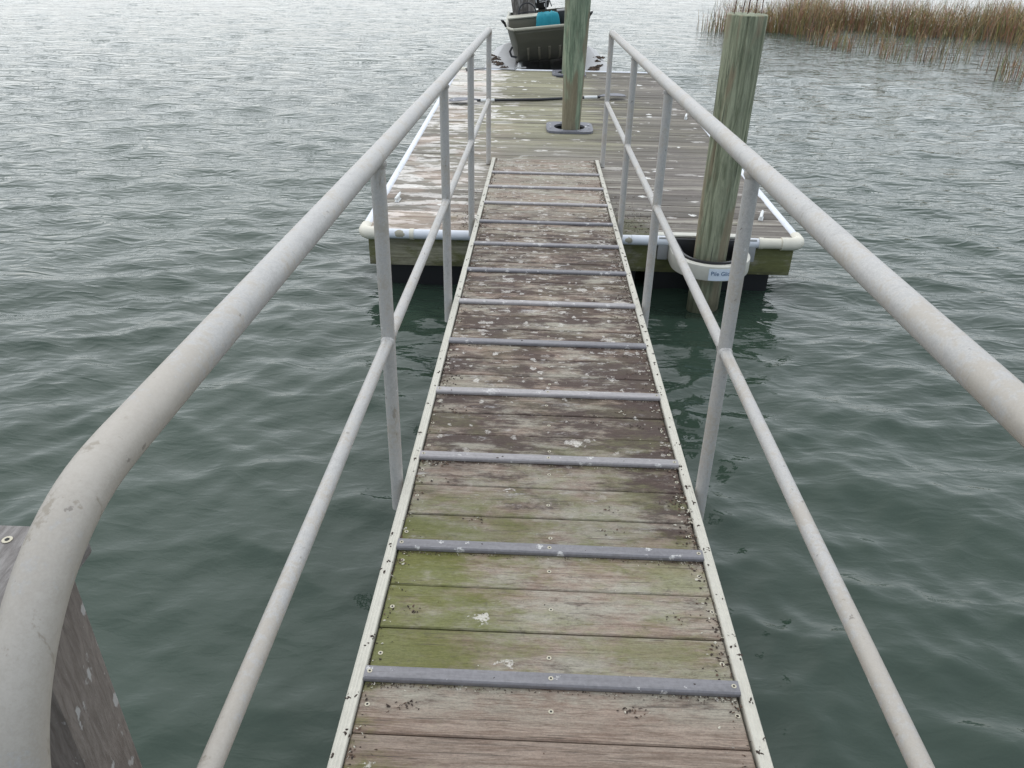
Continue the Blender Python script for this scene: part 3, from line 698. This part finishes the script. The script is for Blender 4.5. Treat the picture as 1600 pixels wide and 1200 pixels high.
# stations: y, half beam at gunwale, half beam at chine, z gunwale, z chine
ST = [(0, .53, .49, 0, -.05), (.012, .532, .49, 0, -.12), (.035, .54, .49, 0, -.20), (.075, .55, .492, 0, -.28), (.14, .565, .495, -.005, -.35), (.23, .585, .50, -.005, -.41), (.36, .607, .51, -.01, -.465), (.65, .64, .53, -.02, -.54), (1.2, .655, .55, -.04, -.585), (2.2, .66, .56, -.06, -.60), (4.1, .64, .56, -.08, -.60)]
vs = []
for y, hg, hc, zg_, zc in ST: vs += [(-hg, y, zg_), (-hc, y, zc), (hc, y, zc), (hg, y, zg_), (hg - .03, y + (.03 if y == 0 else 0), zg_), (hc - .02, y + (.03 if y == 0 else 0), max(zc + .04, -.42)), (-hc + .02, y + (.03 if y == 0 else 0), max(zc + .04, -.42)), (-hg + .03, y + (.03 if y == 0 else 0), zg_)]
fs = []
for i in range(len(ST)-1):
    for j in range(8): fs.append((i*8 + j, i*8 + (j+1) % 8, (i+1)*8 + (j+1) % 8, (i+1)*8 + j))
e = (len(ST)-1)*8; fs += [(0, 7, 6, 1), (1, 6, 5, 2), (2, 5, 4, 3), (e, e+1, e+6, e+7), (e+1, e+2, e+5, e+6), (e+2, e+3, e+4, e+5), (e+7, e+6, e+5, e+4)]
MB().add(vs, fs).build('hull', MT['olive'], boat, angle=40)
MB().box(-.48, .48, .30, 4.05, -.30, -.285).build('floor', MT['tan'], boat)
gp = [(-hg, y, zg_ + .006) for y, hg, hc, zg_, zc in ST][::-1] + [(hg, y, zg_ + .006) for y, hg, hc, zg_, zc in ST]
MB().tube(gp, .020, 8).build('gunwale', MT['gunwale'], boat)
for x in (-.33, -.16, 0, .16, .33):
    pts = [(x, y - .008, zc + .01) for y, hg, hc, zg_, zc in ST[3:9]]
    MB().tube(pts, .019, 8).build('bottom_rib', MT['tan'], boat)
MB().box(-.60, -.14, .42, .85, -.06, .115).build('front_locker', MT['tan'], boat, bevel=.012)
MB().box(-.615, -.125, .405, .865, .117, .137).build('locker_lid', MT['gunwale'], boat, bevel=.006)
MB().box(.165, .45, .5, .85, -.1, .17).build('dark_locker', MT['black'], boat, bevel=.02)
# padded seat with bark pattern, steering wheel
m = MB(); sec = []
for t_ in np.linspace(0, 1, 8):
    hw = .165 + .045*t_; zz = -.1 + .65*t_; sec.append((hw, zz))
vs = []
for hw, zz in sec:
    for a in np.linspace(0, 2*math.pi, 16, endpoint=False):
        c, s_ = math.cos(a), math.sin(a); vs.append((-.355 + hw*math.copysign(abs(c)**.55, c), 1.35 + .10*math.copysign(abs(s_)**.6, s_) + .12*(zz), zz))
fs = [(i*16 + j, i*16 + (j+1) % 16, (i+1)*16 + (j+1) % 16, (i+1)*16 + j) for i in range(7) for j in range(16)] + [tuple(range(16)), tuple(range(112, 128))]
m.add(vs, fs).build('seat_back', MT['camo'], boat, angle=60)
MB().tube([(-.30 + .14*math.cos(a), 1.05 + .03*math.sin(a), .14 + .14*math.sin(a)) for a in np.linspace(0, 2*math.pi, 25)], .012, 8, cap=False).build('steering_wheel', MT['black'], boat)
MB().tube([(-.44, 1.05, .14), (-.30, 1.06, .15), (-.16, 1.05, .14)], .010, 6).build('wheel_spoke', MT['black'], boat)
# outboard motor
mo = MB(); sec = []
for zz, hx, hy in ((-.05, .13, .20), (.05, .165, .27), (.18, .175, .29), (.34, .165, .27), (.42, .13, .22), (.45, .06, .12)):
    for a in np.linspace(0, 2*math.pi, 20, endpoint=False):
        c, s_ = math.cos(a), math.sin(a); sec.append((.02 + hx*math.copysign(abs(c)**.7, c), 4.25 + hy*math.copysign(abs(s_)**.8, s_), zz))
fs = [(i*20 + j, i*20 + (j+1) % 20, (i+1)*20 + (j+1) % 20, (i+1)*20 + j) for i in range(5) for j in range(20)] + [tuple(range(20)), tuple(range(100, 120))]
ob = mo.add(sec, fs).build('outboard_motor', MT['black'], boat, angle=45)
MB().box(-.06, .10, 4.18, 4.34, -.95, -.05).build('motor_leg', MT['black'], ob, bevel=.03)
for k, (x0, x1, z0, z1) in enumerate(((-.10, -.085, .10, .25), (-.03, .01, .13, .145), (-.015, .0, .13, .17), (.02, .03, .13, .19), (.045, .055, .13, .17), (.07, .08, .13, .20), (-.03, .11, .105, .113), (.06, .075, .02, .08))):
    MB().box(x0, x1, 3.945, 3.962, z0 - .04, z1 - .04).build('white_mark', MT['white'], ob)
MB().tube([(.09, 3.9, -.06), (.10, 3.86, .09), (.16, 3.84, .11), (.20, 3.9, -.02)], .013, 8).build('grab_rail', MT['bplate'], boat)
# bow cleats and a black clip on each gunwale, bent fender loop on the left flank
for sx in (-1, 1):
    MB().tube([(sx*.655, .62, .0), (sx*.67, .63, .05), (sx*.70, .60, .09), (sx*.72, .62, .10)], [.016, .02, .022, .012], 8).build('rod_clip', MT['black'], boat)
MB().tube([(-.575, .35, -.27), (-.62, .33, -.33), (-.60, .32, -.40), (-.52, .30, -.42)], .018, 8).build('fender_loop', MT['black'], boat)
# teal cloth lying in the bow: a folded, slumped bundle
m = MB(); nx_, ny_ = 22, 12; vs = []
def tz(u, v):
    e = (max(0, 1 - abs(2*u-1)**14))*(max(0, 1 - abs(2*v-1)**8)); return -.03 + e*(.20 + .03*noise.noise((u*5, v*4, 1.))) + .022*noise.noise((u*11, v*7, 3.))*e
for j in range(ny_+1):
    for i in range(nx_+1):
        u, v = i/nx_, j/ny_; vs.append((-.185 + .375*u + .012*noise.noise((u*6, v*6, 9.)), .20 + .36*v + .02*noise.noise((u*8, v*3, 5.)), tz(u, v)))
fs = [(j*(nx_+1)+i, j*(nx_+1)+i+1, (j+1)*(nx_+1)+i+1, (j+1)*(nx_+1)+i) for j in range(ny_) for i in range(nx_)]
b0 = len(vs); rim = [i for i in range(nx_+1)] + [j*(nx_+1)+nx_ for j in range(1, ny_+1)] + [ny_*(nx_+1)+i for i in range(nx_-1, -1, -1)] + [j*(nx_+1) for j in range(ny_-1, 0, -1)]
for i in rim: x, y, z = vs[i]; vs.append((x, y, -.11))
q = len(rim); fs += [(rim[i], b0 + i, b0 + (i+1) % q, rim[(i+1) % q]) for i in range(q)] + [tuple(range(b0, b0 + q))]
tl = m.add(vs, fs).build('teal_cloth_bag', MT['teal'], angle=50); tl.matrix_world = TILT
tag(tl, 'bright teal cloth bag lying in the bow of the olive boat', 'bag')

# ------------------------------------------------------------------ pier corner at the near left
pier = thing('pier', 'grey timber pier corner with railing post and capped rail at near left', 'pier', (-.6, .2, 0))
z_cap = CAMZ - .65
cap = MB().box(-.690, -.541, -1.9, .728, z_cap - .040, z_cap).build('rail_cap', MT['cap'], pier, bevel=.004)
MB().box(-.652, -.555, .603, .70, -.6, z_cap - .0415).build('rail_post', MT['post'], pier, bevel=.004)
MB().box(-.652, -.575, -1.75, .5995, .42, z_cap - .30).build('side_panel', MT['post'], pier, bevel=.004)
MB().box(-.652, -.555, -1.85, -1.755, -.6, z_cap - .0415).build('rail_post', MT['post'], pier, bevel=.004)
scb = bpy.data.objects.new('screw', scm); C.objects.link(scb); scb.parent = cap; scb.location = Vector((-.622, .70, z_cap + .0005)) - ORG[pier]
for k in range(13):
    y1 = .27 - k*.15; MB().box(-.57, .95, y1 - .145, y1, ZG - .075, ZG - .045).build('deck_board', MT['cap'], pier, bevel=.003)
for x in (-.5, .2, .85): MB().box(x - .04, x + .04, -1.6, .25, ZG - .30, ZG - .077).build('joist', MT['post'], pier)

# ------------------------------------------------------------------ marsh grass
def marsh():
    N = 0; P = []
    def edge(x):                                         # near edge of the dense stand
        return 23.2 - .10*(x - 5) + .7*math.sin(x*.9) + .5*math.sin(x*2.3 + 1)
    g = np.random.default_rng(3)
    while N < 15500:
        x = g.uniform(4.6, 26.0); y = edge(x) + abs(g.normal(0, 1)) * (1.0 + .16*(x - 4)) - .3
        dens = min(1, (x - 4.5)/2.4)*(.45 + .55*(noise.noise((x*.8, y*.8, 0)) > -.25))
        if y > edge(x) + 6: continue
        if g.random() > dens: continue
        P.append((x, y, g.uniform(.36, .84)*(.6 + .4*min(1, (x-3.6)/2))*(1 + .45*noise.noise((x*.9, y*.9, 7.))))); N += 1
    for k in range(3400):                                # thinner stems wading out towards the right
        x = g.uniform(6.6, 14.0); lim = 21.2 - max(0, x - 6.2)*2.6
        y = lim + g.uniform(0, 1)**1.3*(edge(x) - lim)
        if noise.noise((x*1.6, y*1.2, 4.)) < -.02: continue
        P.append((x, y, g.uniform(.18, .50)))
    for k in range(70): P.append((g.uniform(4.3, 5.4), g.uniform(22.2, 23.6), g.uniform(.15, .5)))
    vs, fs, col = [], [], []
    pal = [(.33, .21, .09), (.25, .185, .07), (.18, .175, .06), (.42, .30, .18), (.30, .15, .09), (.12, .085, .05)]
    for (x, y, h) in P:
        a = g.uniform(0, 6.28); lean = g.normal(0, .24)*h + (.6*h if g.random() < .14 else 0); la = g.uniform(0, 6.28); w0 = g.uniform(.004, .009)
        c = pal[min(5, int(g.random()*6))]; b = len(vs); c = tuple(ci*g.uniform(.75, 1.25) for ci in c)
        tip = tuple(ci*1.25 + .015 for ci in c)
        dx, dy = math.cos(a), math.sin(a)
        for i, t_ in enumerate((-.12, .35, .7, 1.0)):
            ox, oy = lean*max(t_, 0)**2*math.cos(la), lean*max(t_, 0)**2*math.sin(la); ww = w0*(1 - .75*max(t_, 0))
            vs += [(x + ox - dx*ww, y + oy - dy*ww, h*t_), (x + ox + dx*ww, y + oy + dy*ww, h*t_)]
        for i in range(3): fs.append((b + 2*i, b + 2*i + 1, b + 2*i + 3, b + 2*i + 2)); col.append(c if i < 2 else tip)
        if g.random() < .55:                             # a side leaf
            t_ = g.uniform(.3, .75); b = len(vs); px, py, pz = x + lean*t_*t_*math.cos(la), y + lean*t_*t_*math.sin(la), h*t_; ll = h*g.uniform(.25, .5); a2 = g.uniform(0, 6.28)
            ex, ey, ez = px + ll*.6*math.cos(a2), py + ll*.6*math.sin(a2), pz + ll*g.uniform(.2, .8)
            vs += [(px - dx*.005, py - dy*.005, pz), (px + dx*.005, py + dy*.005, pz), (ex + dx*.0015, ey + dy*.0015, ez), (ex - dx*.0015, ey - dy*.0015, ez)]; fs.append((b, b+1, b+2, b+3)); col.append(tip)
    me = bpy.data.meshes.new('marsh_grass'); me.from_pydata(vs, [], fs)
    at = me.color_attributes.new('tint', 'FLOAT_COLOR', 'CORNER')
    arr = np.ones((len(me.loops), 4), np.float32); arr[:, :3] = np.repeat(np.array(col, np.float32), 4, axis=0); at.data.foreach_set('color', arr.ravel())
    M = Mat('marsh_grass_blade', .75); n_ = M.n('ShaderNodeVertexColor'); n_.layer_name = 'tint'; M.link(n_.outputs[0], M.b.inputs['Base Color'])
    me.materials.append(M.m)
    o = bpy.data.objects.new('marsh_grass', me); C.objects.link(o)
    tag(o, 'brown and olive marsh grass standing in the shallow water at upper right', 'marsh grass', kind='stuff')
marsh()
